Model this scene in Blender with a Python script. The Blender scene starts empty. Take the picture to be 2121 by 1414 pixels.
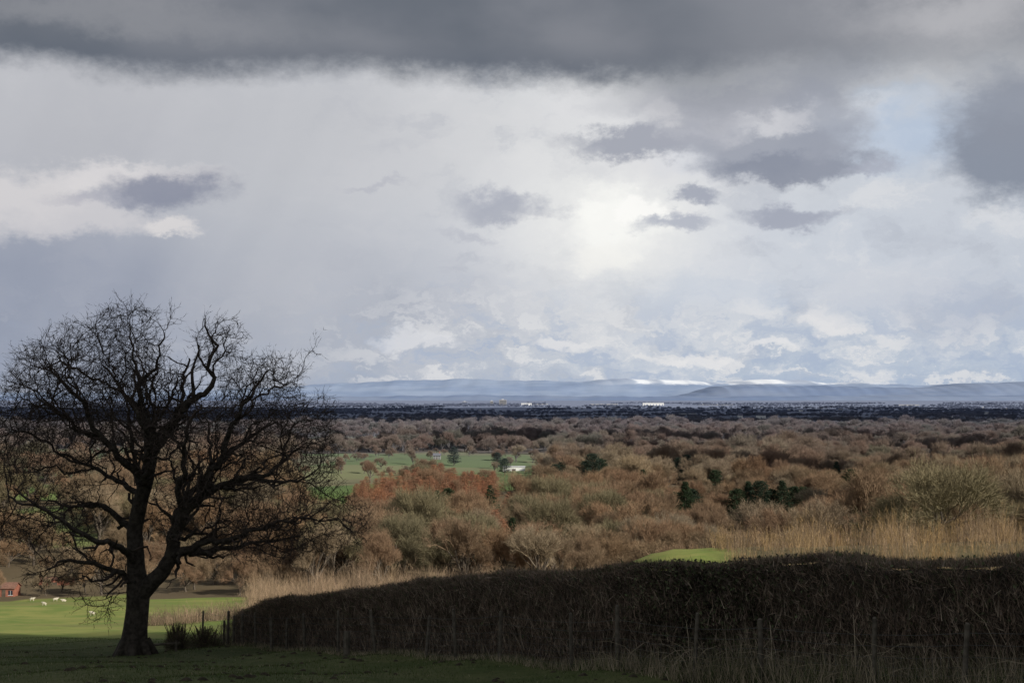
import bpy, math, random
import numpy as np
from mathutils import Vector, noise
random.seed(7); rng=np.random.default_rng(11)
scene=bpy.context.scene
F=2946.0; HZ=815.0
COL=scene.collection
# ------------------------------------------------------------ helpers
def s2l(c):
    return tuple(((v/255)/12.92 if v/255<=0.04045 else ((v/255+0.055)/1.055)**2.4) for v in c)+(1,)
def link(o): COL.objects.link(o); return o
def empty(name,loc=(0,0,0),**kw):
    o=bpy.data.objects.new(name,None); o.empty_display_size=0.5; o.location=loc; link(o)
    for k,v in kw.items(): o[k]=v
    return o
def obj(name,mesh,parent=None,loc=(0,0,0),**kw):
    o=bpy.data.objects.new(name,mesh); o.location=loc; link(o)
    if parent: o.parent=parent
    for k,v in kw.items(): o[k]=v
    return o
class MB:
    def __init__(s): s.V=[];s.F=[];s.M=[];s.n=0
    def add(s,V,Fc,mi=0):
        V=np.asarray(V,float).reshape(-1,3);Fc=np.asarray(Fc,int).reshape(-1,3)
        s.V.append(V);s.F.append(Fc+s.n)
        s.M.append(np.full(len(Fc),mi) if np.isscalar(mi) else np.asarray(mi)); s.n+=len(V)
    def build(s,name,mats,smooth=False):
        V=np.concatenate(s.V);Fc=np.concatenate(s.F);M=np.concatenate(s.M)
        me=bpy.data.meshes.new(name); me.vertices.add(len(V)); me.vertices.foreach_set('co',V.ravel().astype(np.float32))
        me.loops.add(len(Fc)*3); me.loops.foreach_set('vertex_index',Fc.ravel().astype(np.int32))
        me.polygons.add(len(Fc)); me.polygons.foreach_set('loop_start',(np.arange(len(Fc))*3).astype(np.int32))
        me.polygons.foreach_set('material_index',M.astype(np.int32))
        me.polygons.foreach_set('use_smooth',np.full(len(Fc),smooth,dtype=bool))
        for m in mats: me.materials.append(m)
        me.update(calc_edges=True); me.validate(); return me
    def box(s,c,sz,mi=0,rz=0):
        x,y,z=[v/2 for v in sz]
        P=np.array([[-x,-y,-z],[x,-y,-z],[x,y,-z],[-x,y,-z],[-x,-y,z],[x,-y,z],[x,y,z],[-x,y,z]])
        if rz:
            c_,s_=math.cos(rz),math.sin(rz); P=np.stack([P[:,0]*c_-P[:,1]*s_,P[:,0]*s_+P[:,1]*c_,P[:,2]],1)
        q=[(0,3,2,1),(4,5,6,7),(0,1,5,4),(1,2,6,5),(2,3,7,6),(3,0,4,7)]
        t=[];
        for a in q: t+= [(a[0],a[1],a[2]),(a[0],a[2],a[3])]
        s.add(P+np.array(c),t,mi)
def nrm(a): return a/np.maximum(np.linalg.norm(a,axis=-1,keepdims=True),1e-9)
def slivers(mb,O,D,L,W,mi=0):
    O=np.asarray(O);n=len(O);D=nrm(D);R=nrm(np.cross(D,rng.normal(size=(n,3))))
    W=np.broadcast_to(W,(n,))[:,None];L=np.broadcast_to(L,(n,))[:,None]
    V=np.stack([O-R*W/2,O+R*W/2,O+D*L],1).reshape(-1,3)
    mb.add(V,np.arange(3*n).reshape(-1,3),mi)
def leaves(mb,O,S,mi=0):
    n=len(O);A=nrm(rng.normal(size=(n,3)));B=nrm(np.cross(A,rng.normal(size=(n,3))));S=np.broadcast_to(S,(n,))[:,None]
    V=np.stack([O-A*S*.6,O+B*S*.35,O+A*S*.6,O-B*S*.35],1).reshape(-1,3)
    i=np.arange(n)*4
    Fc=np.concatenate([np.stack([i,i+1,i+2],1),np.stack([i,i+2,i+3],1)])
    if not np.isscalar(mi): mi=np.concatenate([mi,mi])
    mb.add(V,Fc,mi)
def tubes(mb,A,B,ra,rb,da,db,k,mi=0):
    A=np.asarray(A);B=np.asarray(B);n=len(A)
    if n==0: return
    def ring(P,r,d):
        d=nrm(d);ref=np.where(np.abs(d[:,1:2])>.93,[[1.,0,0]],[[0,1.,0]])
        u=nrm(np.cross(d,ref));v=np.cross(d,u);a=np.arange(k)*2*np.pi/k
        return P[:,None]+np.asarray(r)[:,None,None]*(np.cos(a)[None,:,None]*u[:,None]+np.sin(a)[None,:,None]*v[:,None])
    V=np.concatenate([ring(A,ra,da),ring(B,rb,db)],1).reshape(-1,3)
    j=np.arange(k);j2=(j+1)%k
    f=np.concatenate([np.stack([j,j2,j2+k],1),np.stack([j,j2+k,j+k],1)])
    mb.add(V,(f[None]+(np.arange(n)*2*k)[:,None,None]).reshape(-1,3),mi)
# ------------------------------------------------------------ node helper
class NT:
    def __init__(s,nt): s.nt=nt; nt.nodes.clear()
    def n(s,t,**kw):
        nd=s.nt.nodes.new(t)
        for k,v in kw.items(): setattr(nd,k,v)
        return nd
    def set(s,sock,v):
        if isinstance(v,bpy.types.NodeSocket): s.nt.links.new(v,sock)
        elif v is not None: sock.default_value=v
    def math(s,op,a,b=None,c=None,clamp=False):
        nd=s.n('ShaderNodeMath',operation=op,use_clamp=clamp)
        for i,v in enumerate((a,b,c)):
            if v is not None: s.set(nd.inputs[i],v)
        return nd.outputs[0]
    def vm(s,op,a,b=None,c=None):
        nd=s.n('ShaderNodeVectorMath',operation=op)
        for i,v in enumerate((a,b,c)):
            if v is not None: s.set(nd.inputs[i],v)
        return nd.outputs['Value'] if op=='LENGTH' else nd.outputs[0]
    def mr(s,v,a,b,c=0.,d=1.,smooth=True):
        nd=s.n('ShaderNodeMapRange',interpolation_type='SMOOTHSTEP' if smooth else 'LINEAR')
        for i,x in enumerate((v,a,b,c,d)): s.set(nd.inputs[i],x)
        return nd.outputs[0]
    def mix(s,f,a,b,bt='MIX'):
        nd=s.n('ShaderNodeMix',data_type='RGBA',blend_type=bt)
        s.set(nd.inputs[0],f);s.set(nd.inputs[6],a);s.set(nd.inputs[7],b); return nd.outputs[2]
    def noise(s,vec,scale,detail=4,rough=.55,out=0,dist=0):
        nd=s.n('ShaderNodeTexNoise'); s.set(nd.inputs['Vector'],vec)
        nd.inputs['Scale'].default_value=scale;nd.inputs['Detail'].default_value=detail;nd.inputs['Roughness'].default_value=rough;nd.inputs['Distortion'].default_value=dist
        return nd.outputs[out]
    def ramp(s,f,stops):
        nd=s.n('ShaderNodeValToRGB');s.set(nd.inputs[0],f);cr=nd.color_ramp
        while len(cr.elements)<len(stops): cr.elements.new(0.5)
        for e,(p,c) in zip(cr.elements,stops): e.position=p;e.color=c
        return nd.outputs[0]
PAINTED_HAZE=(0.185,0.215,0.305,1)  # aerial perspective painted into base colours, stronger with world distance
def material(name,fn,rough=.9,haze=True,bump=None):
    m=bpy.data.materials.new(name);m.use_nodes=True;t=NT(m.node_tree)
    geo=t.n('ShaderNodeNewGeometry');pos=geo.outputs['Position']
    c=fn(t,pos)
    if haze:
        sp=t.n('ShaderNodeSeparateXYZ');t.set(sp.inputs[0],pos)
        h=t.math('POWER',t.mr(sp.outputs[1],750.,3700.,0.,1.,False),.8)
        c=t.mix(h,c,PAINTED_HAZE)
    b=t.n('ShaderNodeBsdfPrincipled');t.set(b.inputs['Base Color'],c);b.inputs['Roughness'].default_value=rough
    b.inputs['Specular IOR Level'].default_value=.15
    if bump:
        bn=t.n('ShaderNodeBump');bn.inputs['Strength'].default_value=bump[1];bn.inputs['Distance'].default_value=bump[2]
        t.set(bn.inputs['Height'],t.noise(pos,bump[0],5,.65));t.set(b.inputs['Normal'],bn.outputs[0])
    o=t.n('ShaderNodeOutputMaterial');t.nt.links.new(b.outputs[0],o.inputs[0]); return m
def flat(name,c,var=.3,scale=3.,haze=True,bump=None,rough=.9):
    def fn(t,pos):
        n=t.noise(pos,scale,4)
        return t.mix(t.mr(n,.3,.7,0,1),tuple(v*(1-var) for v in c[:3])+(1,),tuple(v*(1+var) for v in c[:3])+(1,))
    return material(name,fn,rough,haze,bump)
def treemat(name,cols,haze=True,drift=(.28,.205,.115,1)):
    def fn(t,pos):
        oi=t.n('ShaderNodeObjectInfo');st=[(i/(max(1,len(cols)-1)),c+(1,)) for i,c in enumerate(cols)]
        c=t.ramp(oi.outputs['Random'],st)
        n=t.noise(pos,.35,3)
        c=t.mix(t.mr(n,.35,.65,.0,.25),c,tuple(v*.55 for v in cols[0])+(1,))
        big=t.noise(t.vm('MULTIPLY',pos,(1/90,1/130,0)),1,3)
        c=t.mix(t.mr(big,.46,.62,.0,.25),c,drift)
        return c
    return material(name,fn,.9,haze)
# ------------------------------------------------------------ terrain function
PY=[-400,0,30,62,80,150,250,350,450,600,1000,2000,40000]
PD=[-58,1.7,6.2,11,13.7,24.0,38,50,53,54,54,54,54]
def sst(v): v=np.clip(v,0,1);return v*v*(3-2*v)
def tz(x,y):
    x=np.asarray(x,float);y=np.asarray(y,float)
    z=-np.interp(y,PY,PD)
    z=z+7.7*sst(x/17)*np.exp(-((y-150)/34)**2)
    z=z+13*sst((x/np.maximum(y,1)-.17)/.16)*np.exp(-((y-400)/150)**2)
    a=sst((y-150)/250)
    z=z+a*1.8*(np.sin(x/61+1)*np.cos(y/83+2)+.5*np.sin(x/27-y/41))*sst((9000-y)/4000)
    z=z+1.7*np.sin(x/17+y/39)*np.sin(y/52+1)*sst((y-110)/60)*sst((330-y)/60)*sst(-x/20)
    z=z+(1-a)*(.10*np.sin(x/2.3+y/3.1)+.07*np.sin(x/1.1-y/1.7+2)+.12*np.sin(x/7+1)*np.sin(y/6))*sst(y/25)
    return z
def PX(px,d): return (px-1060)/F*d
def rz(x,y): return float(tz(x,y))
FIELDS=[(-400,260,70,372),(260,540,70,330),(600,850,575,1300),(850,1130,800,1300),(-200,200,500,650),(-200,280,740,850),(-200,340,920,1380),(1760,1850,540,720),(1190,1330,1030,1200),(420,1000,1480,1800),(1480,1660,1110,1300),(-200,300,1650,1900),(1650,1900,1500,1650)]
def isfield(px,d,x,y):
    j=14*np.sin(x/31+y/47);k=.02*d*np.sin(x/23+1)
    m=np.zeros(np.shape(px),bool)
    for a,b,c,e in FIELDS: m|=(px+j>a)&(px+j<b)&(d+k>c)&(d+k<e)
    return m
# ------------------------------------------------------------ world
w=bpy.data.worlds.new("World");scene.world=w;w.use_nodes=True
S=np.array([.68,-.54,.50]);S=S/np.linalg.norm(S)
t=NT(w.node_tree)
tc=t.n('ShaderNodeTexCoord');dv=t.vm('NORMALIZE',tc.outputs['Generated'])
sp=t.n('ShaderNodeSeparateXYZ');t.set(sp.inputs[0],dv)
az=t.math('ARCTAN2',sp.outputs[0],sp.outputs[1]);el=t.math('ARCSINE',sp.outputs[2])
U=t.math('MULTIPLY',az,2.946);V=t.math('MULTIPLY',el,2.946)
cb=t.n('ShaderNodeCombineXYZ');t.set(cb.inputs[0],U);t.set(cb.inputs[1],V);p0=cb.outputs[0]
ps=t.vm('MULTIPLY',p0,(1,1.5,1))
nz=t.noise(ps,3.2,9,.6,1)
wv=t.vm('MULTIPLY',t.vm('SUBTRACT',nz,(.5,.5,.5)),(.24,.14,0))
nzf=t.noise(ps,14,9,.68,1)
wv2=t.vm('MULTIPLY',t.vm('SUBTRACT',nzf,(.5,.5,.5)),(.12,.10,0))
p=t.vm('ADD',t.vm('ADD',p0,wv),wv2)
sky=t.n('ShaderNodeTexSky',sky_type='NISHITA',sun_disc=False)
sky.sun_elevation=math.asin(S[2]);sky.sun_rotation=math.atan2(S[0],S[1])
blue=t.vm('SCALE',sky.outputs[0]);blue.node.inputs['Scale'].default_value=.09
def uv(x,y):
    a=math.atan((x-1060)/F);e=math.atan((HZ-y)/F*math.cos(a));return 2.946*a,2.946*e
c=t.ramp(t.mr(V,0,.85,0,1,False),[(0,s2l((164,180,203))),(.07,s2l((180,192,208))),(.22,s2l((190,197,208))),(.5,s2l((203,206,211))),(1,s2l((200,203,208)))])
def blob(c,x,y,rx,ry,col,st=1.,soft=.5,vec=None):
    a,b=uv(x,y);ix,iy=1000/rx,1000/ry
    q=t.vm('MULTIPLY_ADD',vec or p,(ix,iy,0),(-a*ix,-b*iy,0))
    f=t.mr(t.vm('LENGTH',q),1-soft,1+soft,st,0.)
    return t.mix(f,c,col if isinstance(col,bpy.types.NodeSocket) else s2l(col))
c=blob(c,1120,400,420,330,(226,227,228),.9,.8)
c=blob(c,1350,560,520,120,(213,216,222),.7,.8)
c=blob(c,1900,480,400,200,(196,204,216),.5,.9)
q=t.vm('MULTIPLY',p,(1,1.7,1));n1=t.noise(q,4.8,9,.6)
c=t.mix(t.mr(n1,.5,.64,0,.45),c,s2l((229,229,230)))
c=t.mix(t.mr(n1,.5,.32,0,.45),c,s2l((169,175,188)))
cs=t.n('ShaderNodeCombineXYZ');t.set(cs.inputs[0],t.math('ADD',U,t.math('MULTIPLY',V,-.45)));t.set(cs.inputs[1],t.math('MULTIPLY',V,.12))
pm=t.vm('ADD',p0,t.vm('MULTIPLY',wv,(.6,.6,0)))
c=blob(c,80,640,800,300,(141,148,166),.85,.75,pm)
c=blob(c,250,230,680,170,(180,181,187),.75,.8,pm)
c=blob(c,560,430,200,320,(195,197,202),.5,.9,pm)
c=t.mix(t.mr(t.noise(cs.outputs[0],5,3,.5),.35,.7,0,.10),c,s2l((222,222,226)))
q=t.vm('MULTIPLY',p,(1,2.6,1));n2=t.noise(q,7.5,9,.62)
low=t.mr(V,.28,.08,0,1);low=t.math('MULTIPLY',low,t.mr(U,-.5,-.1,.12,1))
c=t.mix(t.math('MULTIPLY',t.mr(n2,.5,.59,0,.7),low),c,s2l((226,226,227)))
c=t.mix(t.math('MULTIPLY',t.mr(n2,.5,.39,0,.6),low),c,s2l((163,178,202)))
c=blob(c,1905,275,170,66,blue,.06,.8);c=blob(c,1900,280,165,60,(176,193,216),.7,.75)
c=blob(c,1500,325,110,25,(184,197,218),.5,.8);c=blob(c,1850,188,70,18,(174,190,210),.45,.8);c=blob(c,1480,610,200,30,(184,196,213),.4,.9)
for a in [(60,395,130,50,(216,213,214),.8,.5),(270,360,140,34,(220,217,218),.8,.42),(170,455,170,38,(208,206,209),.8,.5),(375,485,55,22,(219,216,216),.85,.4),(350,390,92,38,(138,143,160),.92,.52),(200,410,80,14,(166,167,180),.5,.8)]: c=blob(c,*a)
c=blob(c,1250,470,180,130,(236,236,234),.7,.85)
c=blob(c,1262,450,88,62,(249,249,245),.88,.62);c=blob(c,1240,530,55,36,(246,245,240),.6,.6);c=blob(c,1315,425,48,26,(253,252,249),.7,.35);c=blob(c,1205,430,40,22,(250,250,246),.6,.4)
for a in [(1440,330,190,40,(220,220,223),.6,.6),(1300,215,140,45,(224,224,226),.6,.6),(1560,250,90,40,(215,215,219),.6,.6)]: c=blob(c,*a)
for a in [(1040,432,85,24,(170,174,186),.9,.6),(1030,410,35,18,(172,176,188),.7,.7),(770,378,45,8,(182,184,193),.7,.8),(965,490,60,8,(183,186,196),.7,.8),
          (1435,398,40,20,(160,165,179),.9,.5),(1385,462,72,18,(173,178,191),.85,.6),(1650,437,110,22,(164,169,183),.95,.48),(1620,425,45,18,(164,169,183),.6,.6),
          (1320,292,150,28,(159,163,175),.92,.45),(1430,262,120,30,(166,169,180),.8,.5),(1500,200,200,38,(160,163,174),.8,.6),(1600,300,130,40,(152,157,170),.88,.45),(1640,335,150,28,(139,145,160),.93,.45),(1705,235,70,95,(153,158,171),.75,.6),(1805,342,50,13,(166,170,184),.7,.7),
          (1370,215,45,25,(208,208,212),.6,.5),(1640,240,50,22,(200,201,207),.6,.5),
          (1700,660,40,26,(228,227,228),.65,.5),(1450,742,90,14,(232,231,231),.8,.5),(1600,722,60,8,(228,228,230),.7,.5),(870,705,65,16,(221,222,226),.7,.5),(1165,705,60,12,(226,226,228),.7,.5),(2010,640,130,55,(178,186,202),.6,.6),(1800,600,130,40,(208,211,218),.5,.6)]: c=blob(c,*a)
c=blob(c,2110,330,130,85,(134,142,157),.95,.4);c=blob(c,2110,230,120,90,(141,147,160),.9,.55)
n3=t.noise(t.vm('MULTIPLY',p0,(1,1.8,1)),2.2,5,.45)
dk=t.mix(t.mr(n3,.35,.65,0,1),s2l((104,110,120)),s2l((129,132,140)))
dk=t.mix(t.mr(U,.1,.7,0,.8),dk,s2l((138,141,149)))
pe=t.vm('ADD',pm,t.vm('MULTIPLY',wv2,(.7,.6,0)))
sv=t.n('ShaderNodeSeparateXYZ');t.set(sv.inputs[0],pe)
e2=t.math('ADD',sv.outputs[1],t.math('MULTIPLY',t.math('SINE',t.math('MULTIPLY',U,5.)),.014))
fd=t.mr(e2,.615,.685,0,1);fdR=t.mr(e2,.55,.72,0,1)
fd=t.math('ADD',t.math('MULTIPLY',fd,t.mr(U,.1,.5,1,0)),t.math('MULTIPLY',fdR,t.mr(U,.1,.5,0,1)))
dk=t.mix(t.math('MULTIPLY',t.mr(V,.73,.65,0,.6),t.mr(U,.1,.6,1,.3)),dk,s2l((93,101,114)))
dk=blob(dk,180,20,330,30,(142,144,150),.7,.9);dk=blob(dk,1990,10,190,50,(188,188,192),.75,.9)
c=t.mix(fd,c,dk)
c=t.mix(t.mr(V,.85,1.4,0,1),c,s2l((150,155,164)))
c=t.mix(t.mr(V,0.0,-.05,0,1),c,s2l((70,72,66)))
bg=t.n('ShaderNodeBackground');t.set(bg.inputs[0],c);bg.inputs[1].default_value=1
wo=t.n('ShaderNodeOutputWorld');t.nt.links.new(bg.outputs[0],wo.inputs[0])
# ------------------------------------------------------------ sun + camera
sd=bpy.data.lights.new("sun",'SUN');sd.energy=5;sd.angle=math.radians(.5);sd.color=(1,.94,.84)
so=bpy.data.objects.new("sun",sd);link(so);so.rotation_euler=(-Vector(S)).to_track_quat('-Z','Y').to_euler()
cd=bpy.data.cameras.new("camera");cd.lens=50;cd.sensor_width=36;cd.clip_end=90000;cd.clip_start=.3
co=bpy.data.objects.new("camera",cd);link(co);co.rotation_euler=(math.radians(90+2.1),0,0);scene.camera=co
scene.view_settings.view_transform='Standard';scene.view_settings.look='None'
# ------------------------------------------------------------ ground
def fground(t,pos):
    at=t.n('ShaderNodeAttribute',attribute_name='wood');wood=at.outputs['Fac']
    sp=t.n('ShaderNodeSeparateXYZ');t.set(sp.inputs[0],pos)
    vo=t.n('ShaderNodeTexVoronoi');t.set(vo.inputs['Vector'],t.vm('MULTIPLY',pos,(1/140,1/100,0)));vo.inputs['Scale'].default_value=1
    sc=t.n('ShaderNodeSeparateColor');t.set(sc.inputs[0],vo.outputs['Color'])
    fc=t.ramp(sc.outputs[0],[(0,(.10,.155,.045,1)),(.35,(.15,.195,.06,1)),(.6,(.20,.205,.085,1)),(.85,(.18,.165,.085,1)),(1,(.11,.16,.05,1))])
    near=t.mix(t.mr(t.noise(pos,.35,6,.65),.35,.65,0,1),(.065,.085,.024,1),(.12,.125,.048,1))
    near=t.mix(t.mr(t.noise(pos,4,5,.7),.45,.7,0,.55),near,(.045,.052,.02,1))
    lit_paint=t.mix(t.mr(t.noise(pos,.12,5,.65),.35,.65,0,1),(.155,.21,.048,1),(.27,.275,.08,1))  # sunlit brightness painted into the pasture colour past the shadow edge
    lit_paint=t.mix(t.mr(t.noise(pos,.03,5,.6),.48,.6,0,.5),lit_paint,(.16,.155,.06,1))
    near=t.mix(t.mr(sp.outputs[1],62,85,0,1),near,lit_paint)
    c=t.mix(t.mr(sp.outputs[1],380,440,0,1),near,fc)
    c=t.mix(wood,c,t.mix(t.noise(pos,.05,5),(.075,.058,.036,1),(.17,.13,.075,1)))
    far=t.ramp(t.noise(t.vm('MULTIPLY',pos,(1/260,1/800,0)),1,6,.6),[(.3,(.06,.065,.06,1)),(.5,(.10,.10,.08,1)),(.62,(.18,.165,.12,1)),(.75,(.16,.21,.13,1))])
    c=t.mix(t.mr(sp.outputs[1],1900,2500,0,1),c,far)
    return c
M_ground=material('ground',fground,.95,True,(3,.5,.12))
ys=np.concatenate([np.arange(-380,20,20),np.arange(20,100,1.2),np.arange(100,400,5),np.geomspace(400,36000,190)])
ts=np.linspace(-1,1,221)
X=ts[None]*(110+.8*np.maximum(ys,0))[:,None];Y=np.repeat(ys[:,None],len(ts),1);Z=tz(X,Y)
mb=MB();nr,nc=X.shape
i=(np.arange(nr-1)[:,None]*nc+np.arange(nc-1)[None]).ravel()
mb.add(np.stack([X,Y,Z],-1).reshape(-1,3),np.concatenate([np.stack([i,i+1,i+nc+1],1),np.stack([i,i+nc+1,i+nc],1)]))
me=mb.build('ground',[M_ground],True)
a=me.attributes.new('wood','FLOAT','POINT')
px=1060+F*X/np.maximum(Y,1)
wd=(~isfield(px,Y,X,Y))&(Y>205)&(Y<2100);wd=wd.astype(float)
wd[(Y>205)&(Y<420)&(X/np.maximum(Y,1)>.1)]=.6
kn=(Y>88)&(Y<=205)&(Y>0);wd=np.where(kn,sst((px-1455-.9*np.abs(Y-118))/70)*.9,wd)
a.data.foreach_set('value',wd.ravel().astype(np.float32))
obj('ground',me,kind='structure',label='green pasture sloping into a wooded valley and plain',category='ground')
# ------------------------------------------------------------ hills
def hills(name,prof,D,depth,mat,label,bump=30):
    pxs=np.linspace(prof[0][0],prof[-1][0],420);hy=np.interp(pxs,[q[0] for q in prof],[q[1] for q in prof])
    hy+= .8*np.sin(pxs/23)+.5*np.sin(pxs/9.1+1)+.3*np.sin(pxs/4.3)
    crest=(HZ-hy)/F*D;rows=26;V=[]
    for r in range(rows):
        f=r/(rows-1);yy=D-depth+2*depth*f;g=math.sin(math.pi*min(1,f)) if f<=.5 else math.cos(math.pi*(f-.5))
        g=sst(g*1.0)
        xx=(pxs-1060)/F*D
        nn=np.array([noise.fractal(Vector((x/1500,yy/900,D/1000)),1,2,5) for x in xx])
        V.append(np.stack([xx,np.full_like(xx,yy),-54-20+(crest+74)*g+nn*bump*g*(1-g)*4],1))
    n=len(pxs);mb=MB();i=(np.arange(rows-1)[:,None]*n+np.arange(n-1)[None]).ravel()
    mb.add(np.concatenate(V),np.concatenate([np.stack([i,i+1,i+n+1],1),np.stack([i,i+n+1,i+n],1)]))
    obj(name,mb.build(name,[mat],True),kind='structure',label=label,category='hills')
def fh(c1,c2,snow=None):
    def fn(t,pos):
        c=t.mix(t.mr(t.noise(t.vm('MULTIPLY',pos,(1/900,1/900,1/110)),1,6,.65),.38,.62,0,1),c1,c2)
        if snow:
            sp=t.n('ShaderNodeSeparateXYZ');t.set(sp.inputs[0],pos)
            n=t.noise(t.vm('MULTIPLY',pos,(1/380,1/500,1/40)),1,7,.7)
            h=t.math('ADD',sp.outputs[2],t.math('MULTIPLY',t.math('SUBTRACT',n,.5),snow[1]))
            k=t.math('MULTIPLY',t.mr(h,snow[0],snow[0]+24,0,1),t.mr(sp.outputs[0],900,1700,0,1))
            k=t.math('MULTIPLY',k,t.mr(sp.outputs[0],6400,4900,.15,1))
            k=t.math('MULTIPLY',k,t.mr(t.noise(t.vm('MULTIPLY',pos,(1/560,0,0)),1,3,.55),.42,.54,.25,1))
            c=t.mix(k,c,(.78,.81,.86,1))
        return c
    return fn
M_h1=material('moor_hill',fh((.215,.28,.415,1),(.275,.34,.465,1),(106,130)),.95,False)  # blue of the distant air painted straight into both hill colours
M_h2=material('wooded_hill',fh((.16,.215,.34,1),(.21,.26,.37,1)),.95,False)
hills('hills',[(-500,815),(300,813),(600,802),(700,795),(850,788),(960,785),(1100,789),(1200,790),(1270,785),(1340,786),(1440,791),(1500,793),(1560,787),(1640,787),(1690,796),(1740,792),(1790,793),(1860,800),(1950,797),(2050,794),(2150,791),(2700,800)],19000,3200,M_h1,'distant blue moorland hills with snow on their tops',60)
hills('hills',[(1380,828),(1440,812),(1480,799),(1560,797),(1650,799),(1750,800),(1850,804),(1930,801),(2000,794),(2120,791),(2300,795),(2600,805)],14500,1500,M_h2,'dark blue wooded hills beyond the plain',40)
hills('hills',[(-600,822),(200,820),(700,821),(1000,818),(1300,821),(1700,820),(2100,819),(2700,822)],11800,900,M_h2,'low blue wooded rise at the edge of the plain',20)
# ------------------------------------------------------------ unseen clouds added out of view to cast the shadows
M_cloud=flat('shade_cloud',(.7,.7,.72),.06,.01,haze=False)
def shade_cloud(cs,rx,ry,rzv,alt,seed,label,sub=6,ex=.35):
    import bmesh
    bm=bmesh.new();bmesh.ops.create_icosphere(bm,subdivisions=sub,radius=1)
    for v in bm.verts:
        n=v.co.normalized();k=1+(.10 if sub==6 else .3)*noise.fractal(n*3+Vector((seed,0,0)),1,2,5)
        xy=Vector((n.x,n.y,0));l=xy.length
        s=(l**ex)/max(l,1e-4) if l>1e-4 else 1
        v.co=Vector((n.x*s*rx*k,n.y*s*ry*k,n.z*rzv*(1+.5*noise.fractal(n*6,1,2,4))))
    me=bpy.data.meshes.new('shade_cloud');bm.to_mesh(me);bm.free()
    for f in me.polygons:f.use_smooth=True
    me.materials.append(M_cloud)
    o=S/S[2]*alt
    obj('shade_cloud',me,loc=(cs[0]+o[0],cs[1]+o[1],cs[2]+o[2]),kind='structure',label=label,category='shade_cloud')
shade_cloud((0,-70,-14),200,150,16,420,1.,'unseen low cloudlike shade caster added to darken the hillside')
shade_cloud((-900,3900,-54),2600,1700,80,1600,5.,'broad unseen cloudlike shade caster added to darken the plain')
for cx,cy,rx,ry,sd_ in [(170,560,80,26,2.),(250,880,220,42,3.),(-60,1480,420,90,4.),(330,1250,240,50,9.)]:
    shade_cloud((cx,cy,-45),rx,ry,14,900,sd_,'small unseen cloudlike shade caster added to dim the valley woods',5,.5)
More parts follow.
